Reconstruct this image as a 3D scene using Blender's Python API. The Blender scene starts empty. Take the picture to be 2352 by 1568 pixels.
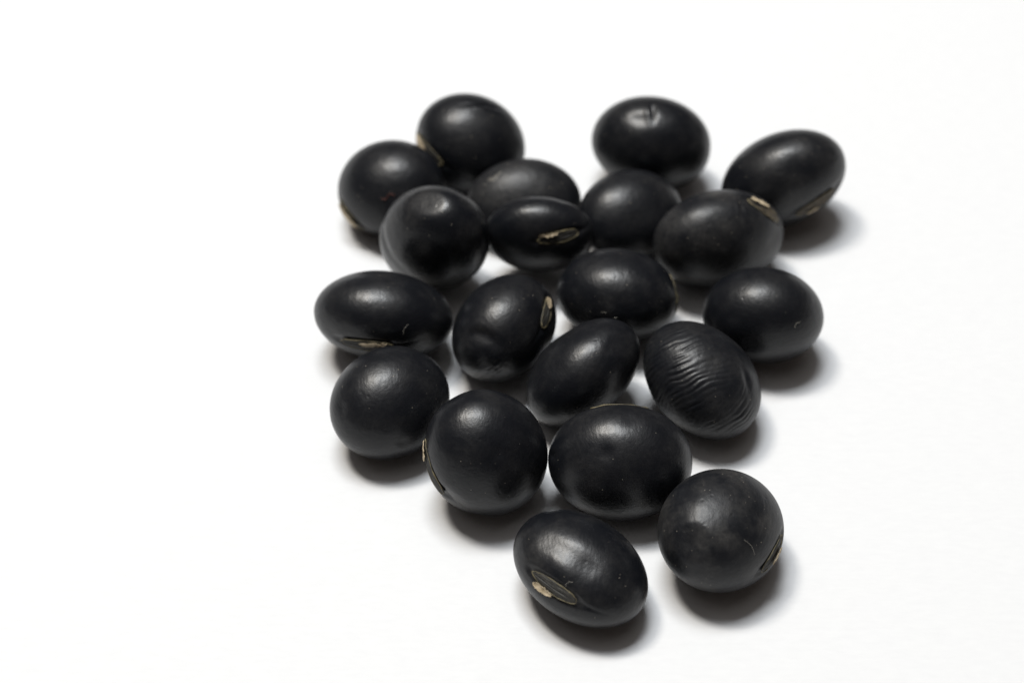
import bpy, bmesh, math, random
import numpy as np
from mathutils import Vector

# ------------------------------------------------------------------ camera, light, exposure
U = 3.6e-5                      # all bean measures below are in units of 0.036 mm
scene = bpy.context.scene
COL = scene.collection

ELEV = math.radians(48)
DIST = 4200 * U
cam_d = bpy.data.cameras.new('camera')
cam_d.sensor_width = 36.0
cam_d.lens = 4200 / 2352 * 36.0
cam_d.clip_start = 0.005
cam_d.clip_end = 20
cam_d.dof.use_dof = True
cam_d.dof.focus_distance = 3740 * U
cam_d.dof.aperture_fstop = 26
cam = bpy.data.objects.new('camera', cam_d)
COL.objects.link(cam)
cam.location = (0, -math.cos(ELEV) * DIST, math.sin(ELEV) * DIST)
cam.rotation_euler = (math.pi / 2 - ELEV, 0, 0)
scene.camera = cam

world = bpy.data.worlds.new('World')
scene.world = world
world.use_nodes = True
bg = world.node_tree.nodes['Background']
bg.inputs['Color'].default_value = (1.0, 0.80, 0.68, 1)
bg.inputs['Strength'].default_value = 0.048


def area(name, direction, dist, sx, sy, power, color):
    l = bpy.data.lights.new(name, 'AREA')
    l.shape = 'RECTANGLE'
    l.size, l.size_y = sx, sy
    l.energy = power
    l.color = color
    o = bpy.data.objects.new(name, l)
    COL.objects.link(o)
    d = Vector(direction).normalized()
    o.location = d * dist
    o.rotation_euler = d.to_track_quat('Z', 'Y').to_euler()
    return o


area('window_light', (-0.10, 0.20, 1.0), 0.8, 0.27, 0.20, 6.1, (0.95, 0.98, 1.0))
area('warm_lamp', (-0.33, 0.22, 1.0), 0.8, 0.11, 0.12, 3.85, (1.0, 0.94, 0.85))
area('soft_ceiling_light', (-0.10, 0.15, 1.0), 0.9, 1.1, 0.9, 1.5, (1.0, 0.97, 0.94))

vs = scene.view_settings
vs.view_transform = 'Standard'
vs.look = 'None'
vs.exposure = 0.0
vs.gamma = 1.0
vs.use_curve_mapping = False
scene.render.film_transparent = False


# ------------------------------------------------------------------ materials
def new_mat(name):
    m = bpy.data.materials.new(name)
    m.use_nodes = True
    nt = m.node_tree
    return m, nt, nt.nodes['Principled BSDF']


def nd(nt, kind, **kw):
    n = nt.nodes.new(kind)
    for k, v in kw.items():
        if k in n.inputs:
            n.inputs[k].default_value = v
        else:
            setattr(n, k, v)
    return n


def ramp(nt, src, a, b, ca=(0, 0, 0, 1), cb=(1, 1, 1, 1)):
    r = nt.nodes.new('ShaderNodeValToRGB')
    e = r.color_ramp.elements
    e[0].position, e[0].color = a, ca
    e[1].position, e[1].color = b, cb
    nt.links.new(src, r.inputs[0])
    return r.outputs[0]


def math_n(nt, op, a, b):
    n = nt.nodes.new('ShaderNodeMath')
    n.operation = op
    for i, v in enumerate((a, b)):
        if isinstance(v, (int, float)):
            n.inputs[i].default_value = v
        else:
            nt.links.new(v, n.inputs[i])
    return n.outputs[0]


def mixc(nt, fac, a, b):
    n = nt.nodes.new('ShaderNodeMix')
    n.data_type = 'RGBA'
    L = nt.links
    L.new(fac, n.inputs[0])
    for s, v in ((6, a), (7, b)):
        if isinstance(v, tuple):
            n.inputs[s].default_value = v
        else:
            L.new(v, n.inputs[s])
    return n.outputs[2]


def coat_material():
    """Satin black seed coat: leathery pores, waxy bloom and stray dust (amount from the object colour)."""
    m, nt, p = new_mat('black_seed_coat')
    L = nt.links
    tc = nd(nt, 'ShaderNodeTexCoord')
    oi = nd(nt, 'ShaderNodeObjectInfo')
    off = nd(nt, 'ShaderNodeVectorMath', operation='ADD')
    L.new(tc.outputs['Object'], off.inputs[0])
    L.new(oi.outputs['Random'], off.inputs[1])
    co = off.outputs[0]
    sep = nd(nt, 'ShaderNodeSeparateColor')
    L.new(oi.outputs['Color'], sep.inputs[0])
    dust_amt, rough_off = sep.outputs[0], sep.outputs[1]

    def noise(scale, detail=4.0, rough=0.55):
        n = nd(nt, 'ShaderNodeTexNoise', Scale=scale, Detail=detail, Roughness=rough)
        L.new(co, n.inputs['Vector'])
        return n.outputs[0]
    cloud = noise(330, 5, .6)
    grain = noise(2600, 4, .65)
    pores = noise(5200, 3, .6)
    # bloom: greyish film in cloudy patches
    film = ramp(nt, cloud, .42, .68)
    grain_m = ramp(nt, grain, .35, .75)
    film = math_n(nt, 'MULTIPLY', film, math_n(nt, 'ADD', math_n(nt, 'MULTIPLY', grain_m, .7), .3))
    film = math_n(nt, 'MULTIPLY', film, dust_amt)
    col = mixc(nt, film, (0.0046, 0.0053, 0.0073, 1), (0.045, 0.043, 0.041, 1))
    # dust specks
    vo = nd(nt, 'ShaderNodeTexVoronoi', Scale=2800.0)
    L.new(co, vo.inputs['Vector'])
    sp = math_n(nt, 'LESS_THAN', vo.outputs['Distance'], .11)
    sc = nd(nt, 'ShaderNodeSeparateColor')
    L.new(vo.outputs['Color'], sc.inputs[0])
    thr = math_n(nt, 'SUBTRACT', .945, math_n(nt, 'MULTIPLY', dust_amt, .22))
    sp = math_n(nt, 'MULTIPLY', sp, math_n(nt, 'GREATER_THAN', sc.outputs[0], thr))
    sp = math_n(nt, 'MULTIPLY', sp, math_n(nt, 'MULTIPLY', sc.outputs[1], .8))
    col = mixc(nt, sp, col, (0.30, 0.27, 0.22, 1))
    L.new(col, p.inputs['Base Color'])
    r = math_n(nt, 'ADD', math_n(nt, 'MULTIPLY', grain, .16), math_n(nt, 'MULTIPLY', cloud, .14))
    r = math_n(nt, 'ADD', r, math_n(nt, 'MULTIPLY', rough_off, .3))
    r = math_n(nt, 'ADD', r, .17)
    L.new(r, p.inputs['Roughness'])
    p.inputs['Specular IOR Level'].default_value = 0.085
    p.inputs['Coat Weight'].default_value = 0.50
    L.new(math_n(nt, 'ADD', math_n(nt, 'MULTIPLY', r, .6), .04), p.inputs['Coat Roughness'])
    # fine relief: stretched wrinkle grain, pores and soft undulation
    mp = nd(nt, 'ShaderNodeMapping')
    mp.inputs['Scale'].default_value = (1.0, 0.35, 1.6)
    mp.inputs['Rotation'].default_value = (.5, .3, .4)
    L.new(co, mp.inputs['Vector'])
    st = nd(nt, 'ShaderNodeTexNoise', Scale=2400.0, Detail=4.0, Roughness=.6)
    L.new(mp.outputs[0], st.inputs['Vector'])
    pit = nd(nt, 'ShaderNodeTexVoronoi', Scale=1500.0, Randomness=1.0)
    L.new(co, pit.inputs['Vector'])
    pc = nd(nt, 'ShaderNodeSeparateColor')
    L.new(pit.outputs['Color'], pc.inputs[0])
    pm = math_n(nt, 'MULTIPLY', ramp(nt, pit.outputs['Distance'], .0, .26, (1, 1, 1, 1), (0, 0, 0, 1)),
                math_n(nt, 'GREATER_THAN', pc.outputs[0], .8))
    h = math_n(nt, 'ADD', math_n(nt, 'MULTIPLY', st.outputs[0], .8), math_n(nt, 'MULTIPLY', pores, .25))
    h = math_n(nt, 'SUBTRACT', h, math_n(nt, 'MULTIPLY', pm, .5))
    b = nd(nt, 'ShaderNodeBump', Strength=1.0, Distance=3.2e-5)
    L.new(h, b.inputs['Height'])
    b2 = nd(nt, 'ShaderNodeBump', Strength=1.0, Distance=.8e-4)
    L.new(noise(420, 2, .5), b2.inputs['Height'])
    L.new(b2.outputs[0], b.inputs['Normal'])
    L.new(b.outputs[0], p.inputs['Normal'])
    L.new(b.outputs[0], p.inputs['Coat Normal'])
    return m


def fibrous(name, ca, cb, rough, scale=2500, bump=2e-5):
    m, nt, p = new_mat(name)
    L = nt.links
    tc = nd(nt, 'ShaderNodeTexCoord')
    n = nd(nt, 'ShaderNodeTexNoise', Scale=float(scale), Detail=5.0, Roughness=.65)
    L.new(tc.outputs['Object'], n.inputs['Vector'])
    L.new(ramp(nt, n.outputs[0], .3, .7, ca, cb), p.inputs['Base Color'])
    p.inputs['Roughness'].default_value = rough
    b = nd(nt, 'ShaderNodeBump', Strength=1.0, Distance=bump)
    L.new(n.outputs[0], b.inputs['Height'])
    L.new(b.outputs[0], p.inputs['Normal'])
    return m


def paper_material():
    m, nt, p = new_mat('white_paper')
    L = nt.links
    tc = nd(nt, 'ShaderNodeTexCoord')

    def fib(scale, rot, sx):
        mp = nd(nt, 'ShaderNodeMapping')
        mp.inputs['Scale'].default_value = (sx, 1, 1)
        mp.inputs['Rotation'].default_value = (0, 0, rot)
        L.new(tc.outputs['Object'], mp.inputs['Vector'])
        n = nd(nt, 'ShaderNodeTexNoise', Scale=scale, Detail=5.0, Roughness=.6)
        L.new(mp.outputs[0], n.inputs['Vector'])
        return n.outputs[0]
    f1, f2 = fib(2600.0, .06, .3), fib(1100.0, -.1, .5)
    h = math_n(nt, 'ADD', math_n(nt, 'MULTIPLY', f1, 1.1), math_n(nt, 'MULTIPLY', f2, .5))
    L.new(ramp(nt, h, .5, 1.05, (.608, .615, .628, 1), (.632, .639, .650, 1)), p.inputs['Base Color'])
    b = nd(nt, 'ShaderNodeBump', Strength=1.0, Distance=1.1e-5)
    L.new(h, b.inputs['Height'])
    L.new(b.outputs[0], p.inputs['Normal'])
    p.inputs['Roughness'].default_value = 0.75
    p.inputs['Specular IOR Level'].default_value = 0.25
    return m


M_COAT = coat_material()
M_HIL = fibrous('hilum_scar', (.011, .0105, .009, 1), (.033, .031, .026, 1), .65)
M_HIL_PALE = fibrous('hilum_scar_tan', (.020, .017, .012, 1), (.13, .10, .06, 1), .65)
M_RIM = fibrous('hilum_rim', (.06, .052, .028, 1), (.24, .20, .11, 1), .6)
M_FLAKE = fibrous('aril_membrane', (.30, .23, .13, 1), (.60, .50, .36, 1), .65)
M_LINT = fibrous('lint', (.22, .21, .18, 1), (.36, .34, .30, 1), .7)
M_RED = fibrous('red_skin', (.05, .010, .007, 1), (.15, .05, .035, 1), .6)
M_SCUFF = fibrous('grey_scuff', (.025, .024, .022, 1), (.13, .12, .10, 1), .6)
M_PAPER = paper_material()


# ------------------------------------------------------------------ helpers
def link(name, me, mat, parent=None):
    o = bpy.data.objects.new(name, me)
    COL.objects.link(o)
    if mat:
        me.materials.append(mat)
    o.parent = parent
    return o


def mesh_np(name, verts, faces, smooth=True):
    me = bpy.data.meshes.new(name)
    me.from_pydata([tuple(v) for v in (verts * U).tolist()], [], faces)
    if smooth:
        me.polygons.foreach_set('use_smooth', [True] * len(me.polygons))
    me.update()
    return me


# ------------------------------------------------------------------ paper
g = 0.7
me = bpy.data.meshes.new('paper')
me.from_pydata([(-g, -g, 0), (g, -g, 0), (g, g, 0), (-g, g, 0)], [], [(0, 1, 2, 3)])
paper = link('paper_surface', me, M_PAPER)
paper['kind'] = 'structure'
paper['label'] = 'plain white paper sheet under the beans'

# ------------------------------------------------------------------ bean data
# c centre, ax half axes, V axes as columns; feature entries: direction on the unit sphere, tangent
BEANS = [
    {'id': 1, 'c': [-103.4, 543.1, 116.8], 'ax': [105.6, 120.0, 136.4], 'V': [[0.1317, 0.3967, -0.9085], [-0.7484, 0.6408, 0.1713], [0.6501, 0.6573, 0.3813]], 'hil': ([0.4824, -0.4858, 0.7289], [0.5943, -0.7775, -0.2056], (54, 15)), 'crease': ([0.587, 0.8035, 0.0991], [0.9303, 0.1924, -0.3121])},
    {'id': 2, 'c': [-291.9, 390.7, 111.4], 'ax': [104.2, 116.4, 132.2], 'V': [[-0.3816, -0.0624, -0.9222], [-0.4952, 0.8562, 0.147], [0.7805, 0.5128, -0.3576]], 'hil': ([0.4097, -0.5419, 0.7338], [0.6219, -0.6634, -0.4161], (48, 17)), 'scratch': ([0.8755, -0.4015, -0.2691], [0.9484, 0.0849, 0.3056])},
    {'id': 3, 'c': [-179.1, 176.4, 155.5], 'ax': [100.5, 125.8, 163.5], 'V': [[0.3961, 0.8387, -0.3738], [0.9086, -0.2991, 0.2916], [0.1328, -0.4552, -0.8805]], 'facet': ([-0.1411, -0.5189, -0.8431], [0.9332, -0.26, 0.248]), 'ridge': ([-0.4058, -0.9132, 0.0383], [0.0191, -0.8967, -0.4422])},
    {'id': 4, 'c': [29.2, 363.5, 91.4], 'ax': [78.9, 105.1, 136.7], 'V': [[0.0623, -0.0428, -0.9971], [-0.6607, 0.747, -0.0734], [0.748, 0.6634, 0.0183]], 'scuff': ([0.6469, 0.5342, 0.5442], [0.8914, 0.233, 0.3886])},
    {'id': 5, 'c': [64.5, 204.3, 143.4], 'ax': [76.1, 105.4, 127.9], 'V': [[-0.0571, 0.004, -0.9984], [-0.9861, -0.1566, 0.0558], [-0.1561, 0.9877, 0.0129]], 'hil': ([0.7198, 0.5979, -0.3527], [0.9679, 0.239, 0.0773], (48, 13.5))},
    {'id': 6, 'c': [339.4, 536.7, 122.6], 'ax': [107.2, 122.5, 145.5], 'V': [[-0.1569, 0.0566, -0.986], [-0.9863, -0.0607, 0.1535], [-0.0511, 0.9966, 0.0653]], 'crease': ([0.1309, 0.9901, 0.0509], [0.0407, -0.9789, -0.2]), 'dent': ([0.3327, 0.9112, 0.2429], [0.9735, -0.1722, 0.1502])},
    {'id': 7, 'c': [281.8, 312.7, 98.6], 'ax': [92.1, 108.7, 131.7], 'V': [[0.3496, -0.2799, -0.8941], [-0.4718, 0.7719, -0.4261], [0.8094, 0.5708, 0.1378]]},
    {'id': 8, 'c': [478.4, 202.5, 129.6], 'ax': [101.3, 127.7, 161.8], 'V': [[0.3055, 0.2868, -0.908], [-0.9405, -0.0581, -0.3348], [-0.1487, 0.9562, 0.252]], 'hil': ([0.0564, 0.88, -0.4716], [0.7694, 0.0052, -0.6387], (50, 18)), 'crease': ([0.1055, 0.9944, -0.0086], [0.1069, -0.9682, -0.2263])},
    {'id': 9, 'c': [650.2, 406.7, 129.1], 'ax': [106.1, 124.8, 154.1], 'V': [[-0.2823, 0.338, -0.8978], [0.9268, 0.3376, -0.1643], [0.2475, -0.8785, -0.4085]], 'hil': ([-0.943, 0.0045, -0.3327], [0.8413, 0.418, 0.3427], (55, 20))},
    {'id': 10, 'c': [-287.6, -29.1, 115.4], 'ax': [101.4, 123.5, 156.6], 'V': [[-0.1018, 0.0701, -0.9923], [-0.758, -0.6514, 0.0317], [-0.6442, 0.7555, 0.1195]], 'hil': ([0.7251, 0.6565, 0.208], [0.9798, -0.1887, 0.0661], (58, 16))},
    {'id': 11, 'c': [-16.5, -66.7, 117.6], 'ax': [106.4, 119.0, 135.8], 'V': [[0.7846, 0.3232, -0.5291], [-0.5121, -0.1433, -0.8469], [-0.3495, 0.9354, 0.053]], 'hil': ([0.5545, 0.776, -0.3006], [-0.1788, -0.9797, -0.0902], (42, 15)), 'dent': ([-0.0798, 0.4882, 0.8691], [0.8936, -0.4475, -0.0338]), 'wrinkle': ([0.3868, 0.0506, 0.9208], [0.6253, -0.1006, 0.7739])},
    {'id': 12, 'c': [239.7, 39.4, 112.5], 'ax': [104.5, 119.4, 139.9], 'V': [[-0.1402, -0.0329, -0.9896], [-0.6949, -0.7087, 0.1221], [-0.7053, 0.7047, 0.0765]], 'hil': ([-0.2285, 0.1325, -0.9645], [0.1548, -0.7393, -0.6553], (42, 17))},
    {'id': 13, 'c': [561.6, -27.6, 116.6], 'ax': [105.5, 118.3, 134.6], 'V': [[-0.1048, 0.043, -0.9936], [-0.9187, -0.3867, 0.0802], [-0.3807, 0.9212, 0.0801]]},
    {'id': 14, 'c': [-261.4, -275.1, 109.5], 'ax': [104.9, 118.0, 134.8], 'V': [[-0.2975, 0.5077, -0.8085], [0.49, -0.6456, -0.5857], [-0.8194, -0.5704, -0.0567]]},
    {'id': 15, 'c': [154.5, -198.0, 117.9], 'ax': [94.7, 116.0, 142.1], 'V': [[0.669, -0.0388, -0.7422], [-0.5775, -0.6558, -0.4863], [-0.4679, 0.7539, -0.4611]], 'facet': ([0.051, 0.7309, -0.6805], [0.8676, 0.3322, -0.37])},
    {'id': 16, 'c': [412.4, -214.8, 112.8], 'ax': [104.7, 120.3, 144.3], 'V': [[0.5181, 0.5284, -0.6726], [0.0741, 0.7556, 0.6508], [0.8521, -0.387, 0.3523]], 'wrinkle': ([0.2806, -0.8903, 0.3586], [0.7756, 0.1251, 0.6187]), 'pit': ([0.8666, -0.0913, -0.4906], [0.2722, -0.7883, -0.5518]), 'wr2': ([0.3383, -0.5088, -0.7916], [0.7453, 0.516, 0.4222])},
    {'id': 17, 'c': [-55.3, -436.3, 136.4], 'ax': [111.2, 127.7, 141.7], 'V': [[0.2707, 0.8639, -0.4248], [-0.8849, 0.397, 0.2435], [0.379, 0.31, 0.8719]], 'hil': ([0.1216, -0.9397, 0.3198], [0.3289, -0.7102, -0.6224], (60, 19)), 'facet': ([0.4633, -0.8686, -0.1759], [0.6091, -0.1995, -0.7676])},
    {'id': 18, 'c': [226.0, -444.8, 120.9], 'ax': [108.2, 125.2, 150.4], 'V': [[-0.0618, 0.0261, -0.9977], [-0.8539, 0.5161, 0.0664], [0.5167, 0.8561, -0.0096]], 'hil': ([-0.3593, 0.9313, 0.0599], [0.9999, -0.0074, 0.0102], (60, 19)), 'nib': ([0.2449, 0.2076, 0.9471], [-0.0096, -0.9615, -0.2747])},
    {'id': 19, 'c': [423.3, -616.3, 112.5], 'ax': [107.8, 124.9, 139.7], 'V': [[0.4196, -0.5186, -0.7449], [-0.1657, 0.7631, -0.6246], [0.8925, 0.3855, 0.2343]], 'hil': ([0.5091, -0.8086, -0.295], [-0.5038, -0.843, -0.1885], (46, 16)), 'dent': ([0.489, 0.01, 0.8722], [0.9322, -0.2114, 0.2939]), 'facet': ([0.8544, 0.2948, 0.4279], [0.9997, -0.0138, 0.0184])},
    {'id': 20, 'c': [137.1, -693.9, 91.3], 'ax': [89.9, 112.1, 147.2], 'V': [[0.1709, 0.5924, -0.7873], [0.0417, 0.794, 0.6065], [0.9844, -0.1365, 0.111]], 'hil': ([0.3559, -0.9343, 0.0183], [0.7926, -0.6045, -0.0793], (54, 14)), 'dent': ([0.896, -0.4186, 0.1479], [0.8062, -0.5916, -0.0096])},
]

# hilum flakes: bean id -> (s0, s1, t0, t1) in hilum half lengths / half widths
FLAKES = {20: (-.80, .08, -1.75, -.75), 5: (-.92, -.02, .62, 1.02), 8: (-.80, .25, .25, 1.10), 9: (-.60, .0, -.95, -.40),
          10: (-.22, .85, .15, .75), 11: (-.98, -.25, -.70, .45), 19: (-.55, .35, .25, 1.10), 17: (-1.0, -.30, -.9, .35),
          1: (-1.0, .05, -.70, .60), 2: (-.75, .75, -.65, .65)}
DUST = {19: 1.0, 8: .9, 3: .6, 4: .7, 11: .35, 9: .5, 6: .45, 16: .5, 20: .55, 12: .4, 2: .35, 13: .25}
ROUGH = {4: .45, 8: .35, 19: .40, 16: .3, 3: -.15, 17: -.05, 10: -.05, 7: .1, 2: .1, 1: .1}
LABELS = {
    1: 'black soybean whose cream-topped hilum faces the neighbouring bean with a reddish scratch',
    2: 'black soybean with a tiny reddish scratch and a tan hilum low on its outer side',
    3: 'big rounded black soybean with a small flat shiny facet on top',
    4: 'dull black soybean with a pale grey scuff, mostly hidden by the narrow propped-up bean',
    5: 'narrow black soybean propped up between others, long olive-rimmed hilum along its side',
    6: 'plump black soybean with a short pinched crease in its top',
    7: 'smooth black soybean wedged between the crease-topped bean and the narrow propped-up bean',
    8: 'dusty black soybean with a cream-edged hilum on its upper shoulder',
    9: 'outlying oval black soybean with a long tan-streaked hilum low near the paper',
    10: 'long black soybean with dark hilum and brown flake, partly covered by a rounder bean',
    11: 'black soybean with a crescent dent, rippled underside and small golden hilum at one end',
    12: 'central black soybean with a thin wavy pale line down one end',
    13: 'smooth oval black soybean with a bent white lint fibre, beside the wrinkled bean',
    14: 'round smooth black soybean resting against the long bean with the brown flake',
    15: 'smooth egg-shaped black soybean lying slantwise beside the wrinkled bean',
    16: 'wrinkled black soybean with parallel ripples across its skin',
    17: 'large round black soybean with a cream and brown hilum ridge down its outer edge',
    18: 'largest oval black soybean with a thin golden hilum line along its top',
    19: 'round dusty scratched black soybean with a brown hilum at its outer edge',
    20: 'oval black soybean with a dark oval hilum and a torn cream flake beside it',
}

# ------------------------------------------------------------------ unit spheres (shared topology)
SPH = {}
for lv in (5, 6, 7):
    bm = bmesh.new()
    bmesh.ops.create_icosphere(bm, subdivisions=lv, radius=1.0)
    v = np.array([x.co[:] for x in bm.verts])
    f = [tuple(y.index for y in x.verts) for x in bm.faces]
    bm.free()
    SPH[lv] = (v / np.linalg.norm(v, axis=1)[:, None], f)


def unit(v):
    return v / np.linalg.norm(v, axis=-1, keepdims=True)


def noise2(x, y, seed):
    """smooth gradient noise, about -1..1"""
    def grad(i, j):
        k = np.sin(i * 127.1 + j * 311.7 + seed * 74.7) * 43758.5453
        a = (k - np.floor(k)) * 2 * math.pi
        return np.cos(a), np.sin(a)
    xi, yi = np.floor(x), np.floor(y)
    fx, fy = x - xi, y - yi
    u, v = fx * fx * fx * (fx * (fx * 6 - 15) + 10), fy * fy * fy * (fy * (fy * 6 - 15) + 10)
    q = []
    for dj in (0, 1):
        r = []
        for di in (0, 1):
            gx, gy = grad(xi + di, yi + dj)
            r.append(gx * (fx - di) + gy * (fy - dj))
        q.append(r[0] + u * (r[1] - r[0]))
    return 1.5 * (q[0] + v * (q[1] - q[0]))


class Bean:
    def __init__(self, d):
        self.d, self.id = d, d['id']
        self.ax, self.V = np.array(d['ax']) * 1.012, np.array(d['V'])
        self.rng = np.random.default_rng(100 + self.id)
        k = self.rng.normal(size=(7, 3))
        self.k = unit(k) * np.array([.010, .012, .016, .020, .026, .034, .045])[:, None]
        self.ph = self.rng.uniform(0, 6.28, 7)
        self.am = np.array([1.4, 1.3, 1.0, .8, .5, .35, .25]) * .8
        self.dents = [(unit(self.rng.normal(size=3)), self.rng.uniform(14, 38), self.rng.uniform(1.0, 3.2)) for _ in range(6)]

    def base(self, u):
        return (u * self.ax) @ self.V.T

    def normal(self, u):
        return unit((u / self.ax) @ self.V.T)

    def frame(self, key):
        u, T = np.array(self.d[key][0]), np.array(self.d[key][1])
        u = unit(u)
        n = self.normal(u)
        T = unit(T - n * (T @ n))
        return self.base(u), n, T, np.cross(n, T)

    def st(self, P, N, key):
        p0, n, T, B = self.frame(key)
        r = P - p0
        return r @ T, r @ B, r @ n, np.clip((N @ n) * 3, 0, 1)

    def surf(self, u):
        P, N = self.base(u), self.normal(u)
        h = (np.sin(P @ self.k.T + self.ph) - .45) @ self.am * .55
        for du, rad, dep in self.dents:      # shallow dents all over
            h -= dep * np.exp(-(((P - self.base(du)) ** 2).sum(axis=1)) / rad ** 2)
        d, D = self.d, np.zeros_like(P)
        if 'hil' in d:
            s, t, k, w = self.st(P, N, 'hil')
            Lh, Wh = d['hil'][2]
            e = np.sqrt((s / Lh) ** 2 + (t / Wh) ** 2)
            h += w * (-3.6 * np.exp(-((e - 1.12) / .20) ** 2) - 4.5 * np.exp(-(s / (1.6 * Lh)) ** 2 - (t / (2.6 * Wh)) ** 2))
            # faint seam running on from the end of the scar
            h += w * -2.2 * np.exp(-(t / 3.5) ** 2) * np.clip((s / Lh - 1.05) * 4, 0, 1) * np.exp(-((s / Lh - 1.0) / .9) ** 2)
        if 'facet' in d:
            dep = {3: 7.5, 19: 1.2, 17: 6, 15: 4}[self.id]
            s, t, k, w = self.st(P, N, 'facet')
            x = (k + dep) / 1.6
            D -= self.frame('facet')[1] * (1.6 * np.logaddexp(0, np.clip(x, -30, 30)) * .8 * w)[:, None]
        if 'ridge' in d:
            s, t, k, w = self.st(P, N, 'ridge')
            h += w * (-5 * np.exp(-((t + 10) / 14) ** 2 - (s / 70) ** 2))
        if 'dent' in d:
            s, t, k, w = self.st(P, N, 'dent')
            if self.id == 11:      # crescent fold
                rr = np.sqrt(s ** 2 + ((t + 4) * 1.25) ** 2)
                h += w * -11 / (1 + np.exp((rr - 43) / 4.0)) * (.5 + .5 * np.tanh((t - 6) / 17))
            elif self.id == 19:
                rr = np.sqrt(s ** 2 + t ** 2)
                h += w * (-4.5 * np.exp(-(rr / 24) ** 2) + 1.6 * np.exp(-((rr - 40) / 9) ** 2))
            elif self.id == 20:
                h += w * -4.5 * np.exp(-(s / 55) ** 2 - (t / 22) ** 2)
            else:
                h += w * -4 * np.exp(-(s / 30) ** 2 - (t / 20) ** 2)
        if 'crease' in d:
            s, t, k, w = self.st(P, N, 'crease')
            ln, wd, dp = {6: (22, 5, 7), 1: (32, 5, 9), 8: (16, 3, 3.5)}[self.id]
            h += w * np.exp(-(s / ln) ** 2) * (-dp * np.exp(-(t / wd) ** 2) + .35 * dp * np.exp(-((t + 2.4 * wd) / (1.5 * wd)) ** 2))
        if 'nib' in d:
            s, t, k, w = self.st(P, N, 'nib')
            h += w * (-4 * np.exp(-((s - 10) / 8) ** 2 - (t / 14) ** 2) + 1.5 * np.exp(-((s + 10) / 10) ** 2 - (t / 14) ** 2))
        if 'pit' in d:
            s, t, k, w = self.st(P, N, 'pit')
            h += w * -3.5 * np.exp(-(s / 24) ** 2 - (t / 10) ** 2)
        for key in ('wrinkle', 'wr2'):
            if key in d:
                s, t, k, w = self.st(P, N, key)
                big = self.id == 16
                sc_ = 1.0 if big else .7
                s2 = s + 9 * noise2(s / 50, t / 40, 5)
                t2 = t + 14 * noise2(s / 70 + 3, t / 55, 9) + 4 * noise2(s / 26, t / 22, 3)
                n1 = noise2(s2 / (95 * sc_), t2 / (9.5 * sc_), 1)
                wv = np.abs(np.sin(math.pi * (t + 8 * noise2(s / 70 + 3, t / 50, 9) + 3 * noise2(s / 30, t / 22, 3)) / (12.5 * sc_)))
                mask = np.clip(.6 + .8 * noise2(s / 45, t / 38, 7), .25, 1)
                ridge = ((.45 - np.abs(n1)) * .55 + (wv ** .7 - .7) * .55) * mask
                ws, wt = {('wrinkle', 16): (80, 105), ('wr2', 16): (45, 40)}.get((key, self.id), (46, 32))
                win = np.exp(-(s / ws) ** 2 - (t / wt) ** 2)
                h += w * win * ridge * (6.2 if big else 11.0)
        return P + N * h[:, None] + D, N

    def patch(self, key, s, t, h):
        """points over the surface at tangent coordinates s, t and height h"""
        p0, n, T, B = self.frame(key)
        q = p0 + np.outer(s, T) + np.outer(t, B)
        u = unit((q @ self.V) / self.ax)
        for _ in range(3):
            b = self.base(u)
            q = q + np.outer(s - (b - p0) @ T, T) + np.outer(t - (b - p0) @ B, B)
            u = unit((q @ self.V) / self.ax)
        if key == 'hil':
            Lh, Wh = self.d['hil'][2]
            h = h - 4.5 * np.exp(-(s / (1.6 * Lh)) ** 2 - (t / (2.6 * Wh)) ** 2) - .8
        return self.base(u) + self.normal(u) * h[:, None], self.normal(u)


def tube(path, rad, nsides=6):
    path = np.array(path)
    n = len(path)
    V, Fc = [], []
    for i in range(n):
        a = path[min(i + 1, n - 1)] - path[max(i - 1, 0)]
        a = a / (np.linalg.norm(a) + 1e-9)
        x = np.cross(a, [.31, .2, .93])
        x /= np.linalg.norm(x)
        y = np.cross(a, x)
        r = rad[i]
        for j in range(nsides):
            q = 2 * math.pi * j / nsides
            V.append(path[i] + r * (x * math.cos(q) + y * math.sin(q)))
    for i in range(n - 1):
        for j in range(nsides):
            k = (j + 1) % nsides
            Fc.append((i * nsides + j, i * nsides + k, (i + 1) * nsides + k, (i + 1) * nsides + j))
    Fc.append(tuple(range(nsides))[::-1])
    Fc.append(tuple((n - 1) * nsides + j for j in range(nsides)))
    return np.array(V), Fc


HGT = 1.6


def hilum_profile(e, t, Wh):
    return HGT * np.sqrt(np.clip(1.0 - e ** 2.6, 0, 1)) - 1.5 * np.exp(-(t / (.10 * Wh)) ** 2) * (e < .9) - 2.2 * (e > .985)


def make_hilum(b, off):
    Lh, Wh = b.d['hil'][2]
    rng = b.rng
    nr, na = 22, 72
    S, T_, Ez = [0.0], [0.0], [0.0]
    for i in range(1, nr + 1):
        for j in range(na):
            a = 2 * math.pi * j / na
            e = i / nr
            S.append(Lh * e * math.cos(a)); T_.append(Wh * e * math.sin(a) * (1 + .10 * math.cos(a))); Ez.append(e)
    S, T_, Ez = map(np.array, (S, T_, Ez))
    streak = .35 * np.sin(T_ * 1.3 + S * .05 + rng.uniform(0, 6)) + .3 * np.sin(T_ * .7 - S * .11)
    P, N = b.patch('hil', S, T_, hilum_profile(Ez, T_, Wh) + streak * (Ez < .9) - 1.0)
    Fc = [(0, 1 + j, 1 + (j + 1) % na) for j in range(na)]
    for i in range(nr - 1):
        for j in range(na):
            k = (j + 1) % na
            q = 1 + i * na
            Fc.append((q + j, q + na + j, q + na + k, q + k))
    return mesh_np('hilum', P + off, Fc)


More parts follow.
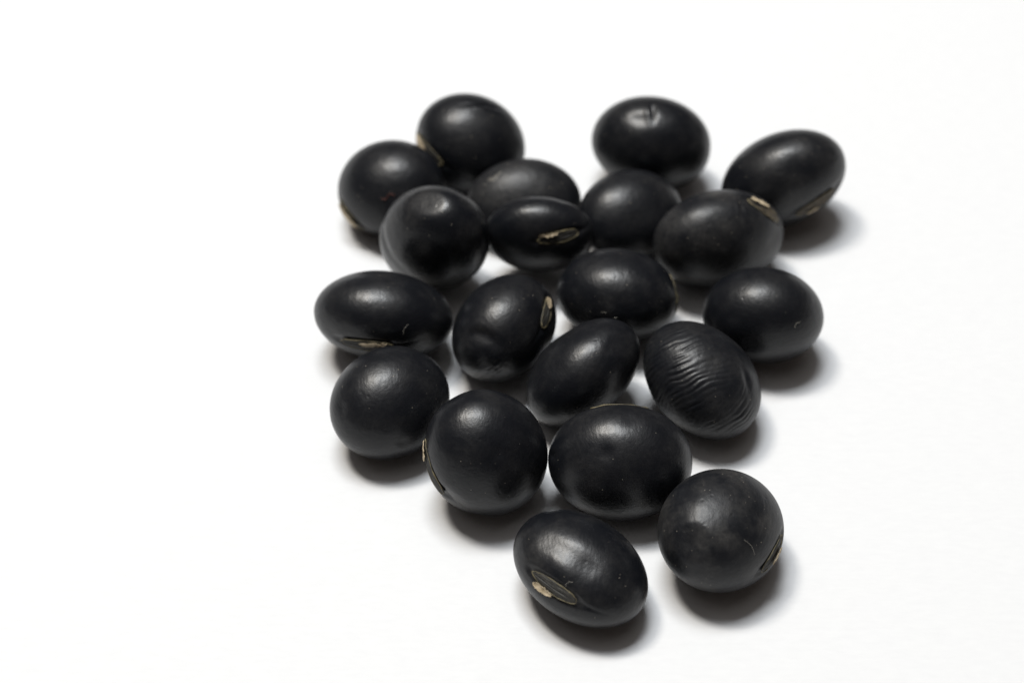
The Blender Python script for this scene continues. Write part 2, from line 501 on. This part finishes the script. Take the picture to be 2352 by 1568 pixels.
def make_rim(b, off):
    Lh, Wh = b.d['hil'][2]
    rng = b.rng
    n = 120
    a = np.linspace(0, 2 * math.pi, n + 1)
    p1, p2 = rng.uniform(0, 6.28, 2)
    wob = 1 + .018 * np.sin(5 * a + p1) + .012 * np.sin(13 * a + p2)
    if b.id == 12:
        wob = 1 + .05 * np.sin(9 * a + p1) + .03 * np.sin(17 * a)
    s, t = Lh * 1.02 * wob * np.cos(a), Wh * 1.03 * wob * np.sin(a) * (1 + .10 * np.cos(a))
    big = {18: 1.2, 12: .9, 20: .75}.get(b.id, 1.0)
    P, N = b.patch('hil', s, t, np.full(n + 1, -.2 + (-.2 if b.id == 18 else .4 if b.id == 12 else 0)) + .5 * np.sin(7 * a + p2))
    rad = (.80 + .35 * np.sin(3 * a + p1) + .25 * np.sin(11 * a)) * big
    V, Fc = tube(P, np.clip(rad, .3, 3))
    return mesh_np('rim', V + off, Fc)


def make_flake(b, off):
    Lh, Wh = b.d['hil'][2]
    s0, s1, t0, t1 = FLAKES[b.id]
    rng = b.rng
    ns, ntt = 44, 12
    ker = np.array([.1, .2, .4, .2, .1])
    g1, g2 = (np.convolve(rng.normal(size=ns + 5), ker, 'valid') * .15 for _ in range(2))
    S, T_, Hh = [], [], []
    for i in range(ns + 1):
        f = i / ns
        s = s0 + (s1 - s0) * f
        env = min(1, (math.sin(math.pi * min(max(f, .02), .98)) * 1.5) ** .6)
        mid, hw = (t0 + t1) / 2, (t1 - t0) / 2 * env
        lo, hi = mid - hw + g1[i] - .06 * math.sin(i * .37), mid + hw + g2[i] + .06 * math.sin(i * .29 + 1)
        for j in range(ntt + 1):
            q = j / ntt
            t = lo + (hi - lo) * q
            S.append(s * Lh); T_.append(t * Wh)
            e = math.hypot(s, t)
            top = 2.6 * math.sqrt(max(0, 1 - min(e, 1) ** 2.6)) if e < 1 else 0
            Hh.append(({2: 3.4, 19: 3.0, 17: 2.2}.get(b.id, 1.4)) + top * .8 + .7 * math.sin(i * .31) * (q - .5) + 1.3 * (2 * abs(q - .5)) ** 3)
    S, T_, Hh = map(np.array, (S, T_, Hh))
    Pt, N = b.patch('hil', S, T_, Hh)
    Pb, N = b.patch('hil', S, T_, Hh - 1.1)
    n = len(S)
    idx = lambda i, j: i * (ntt + 1) + j
    Fc = []
    for i in range(ns):
        for j in range(ntt):
            q = (idx(i, j), idx(i + 1, j), idx(i + 1, j + 1), idx(i, j + 1))
            Fc.append(q)
            Fc.append(tuple(x + n for x in q[::-1]))
    edge = [idx(i, 0) for i in range(ns + 1)] + [idx(ns, j) for j in range(1, ntt + 1)] + \
           [idx(i, ntt) for i in range(ns - 1, -1, -1)] + [idx(0, j) for j in range(ntt - 1, 0, -1)]
    for x, y in zip(edge, edge[1:] + edge[:1]):
        Fc.append((x, x + n, y + n, y))
    return mesh_np('flake', np.vstack([Pt, Pb]) + off, Fc)


beans = {}
for d in BEANS:
    b = Bean(d)
    lv = 7 if b.id == 16 else 6
    u, faces = SPH[lv]
    P, N = b.surf(u)
    c = np.array(d['c'])
    zmin = P[:, 2].min()
    if b.id != 5:                     # every bean but the propped one rests on the paper
        c[2] = -zmin
    low = P[P[:, 2].argmin()]
    base_pt = c + low
    off = -low                        # child meshes are relative to the resting point
    root = bpy.data.objects.new('black_soybean', None)
    COL.objects.link(root)
    root.empty_display_size = .002
    root.location = Vector(base_pt * U)
    root['label'] = LABELS[b.id]
    root['category'] = 'bean'
    root['group'] = 'black soybeans heaped on the white paper'
    coat = link('seed_coat', mesh_np('seed_coat', P + off, faces), M_COAT, root)
    coat.color = (DUST.get(b.id, .3), .5 + ROUGH.get(b.id, 0), 0, 1)
    beans[b.id] = (b, c)
    if 'hil' in d:
        hl = link('hilum', make_hilum(b, off), M_HIL_PALE if b.id in (8, 9) else M_HIL, root)
        link('rim', make_rim(b, off), M_RIM, hl)
        if b.id in FLAKES:
            link('aril_flake', make_flake(b, off), M_FLAKE, hl)
    if 'scuff' in d:                  # thin pale skin flecks lying on the dull bean
        for k, (ps, pt, rs, rt) in enumerate(((0, 0, 17, 8), (19, 7, 8, 4), (-24, -4, 4, 2.5))):
            a = np.linspace(0, 2 * math.pi, 40, endpoint=False)
            wob = 1 + .22 * np.sin(3 * a + k) + .15 * np.sin(7 * a + 2 * k)
            S = np.concatenate([[0.0]] + [f * rs * wob * np.cos(a) for f in (.5, 1.0)]) + ps
            T_ = np.concatenate([[0.0]] + [f * rt * wob * np.sin(a) for f in (.5, 1.0)]) + pt
            u0, N0 = b.patch('scuff', S, T_, np.zeros(len(S)))
            uu = unit((u0 @ b.V) / b.ax)
            Ps, Ns = b.surf(uu)
            Ps = Ps + Ns * np.where(np.arange(len(S)) < 41, .7, -.4)[:, None]
            Fc = [(0, 1 + j, 1 + (j + 1) % 40) for j in range(40)] + \
                 [(1 + j, 41 + j, 41 + (j + 1) % 40, 1 + (j + 1) % 40) for j in range(40)]
            link('pale_scuff', mesh_np('pale_scuff', Ps + off, Fc), M_SCUFF, root)
    if 'scratch' in d:
        b.d['hil2'] = d['scratch']
        s = np.linspace(-15, 18, 24)
        t = 4 * np.sin(s / 4.0) + s * .12
        Pp, _ = b.patch('scratch', s, t, np.full(24, -.6))
        V, Fc = tube(Pp, np.full(24, .75))
        link('red_scratch', mesh_np('red_scratch', V + off, Fc), M_RED, root)

# ------------------------------------------------------------------ lint on the beans
LINT = [
    (13, [0.4402, 0.7725, -0.4578], [0.7108, 0.5876, 0.3865], 9, 3.0, 'bent white lint fibre on the smooth oval bean beside the wrinkled bean'),
    (10, [0.2518, 0.9152, -0.3147], [0.4493, 0.5434, 0.7091], 12, 2.5, 'short pale lint fibre on the long bean with the brown flake'),
    (12, [0.3789, 0.9035, 0.2002], [0.959, -0.1928, 0.2075], 6, 1.5, 'straight pale lint fibre low on the bean with the wavy pale line'),
    (12, [0.475, 0.8798, 0.0159], [0.5967, 0.1185, 0.7936], 7, 2.0, 'curled pale lint fibre low on the bean with the wavy pale line'),
    (20, [0.6036, -0.7838, -0.146], [0.8704, 0.2266, 0.4371], 9, 3.5, 'curved pale lint fibre beside the hilum with the torn cream flake'),
    (19, [0.8241, -0.5104, 0.2457], [0.5556, -0.3642, -0.7474], 20, 3.0, 'long thin lint fibre on the round dusty scratched bean'),
]
for i, (bid, u, T, hl, bend, lab) in enumerate(LINT):
    b, c = beans[bid]
    b.d['lint'] = (u, T)
    s = np.linspace(-hl, hl, 16)
    t = bend * np.cos(s / hl * 2.0) + .6 * np.sin(s * .9)
    Pp, N = b.patch('lint', s, t, .6 + .6 * np.sin(s / hl * 3))
    V, Fc = tube(Pp, np.full(16, .28))
    mid = V.mean(axis=0)
    o = link('lint_fibre', mesh_np('lint_fibre', V - mid, Fc), M_LINT)
    o.location = Vector((c + mid) * U)
    o['label'] = lab
    o['category'] = 'lint'
    o['group'] = 'lint fibres on the beans'
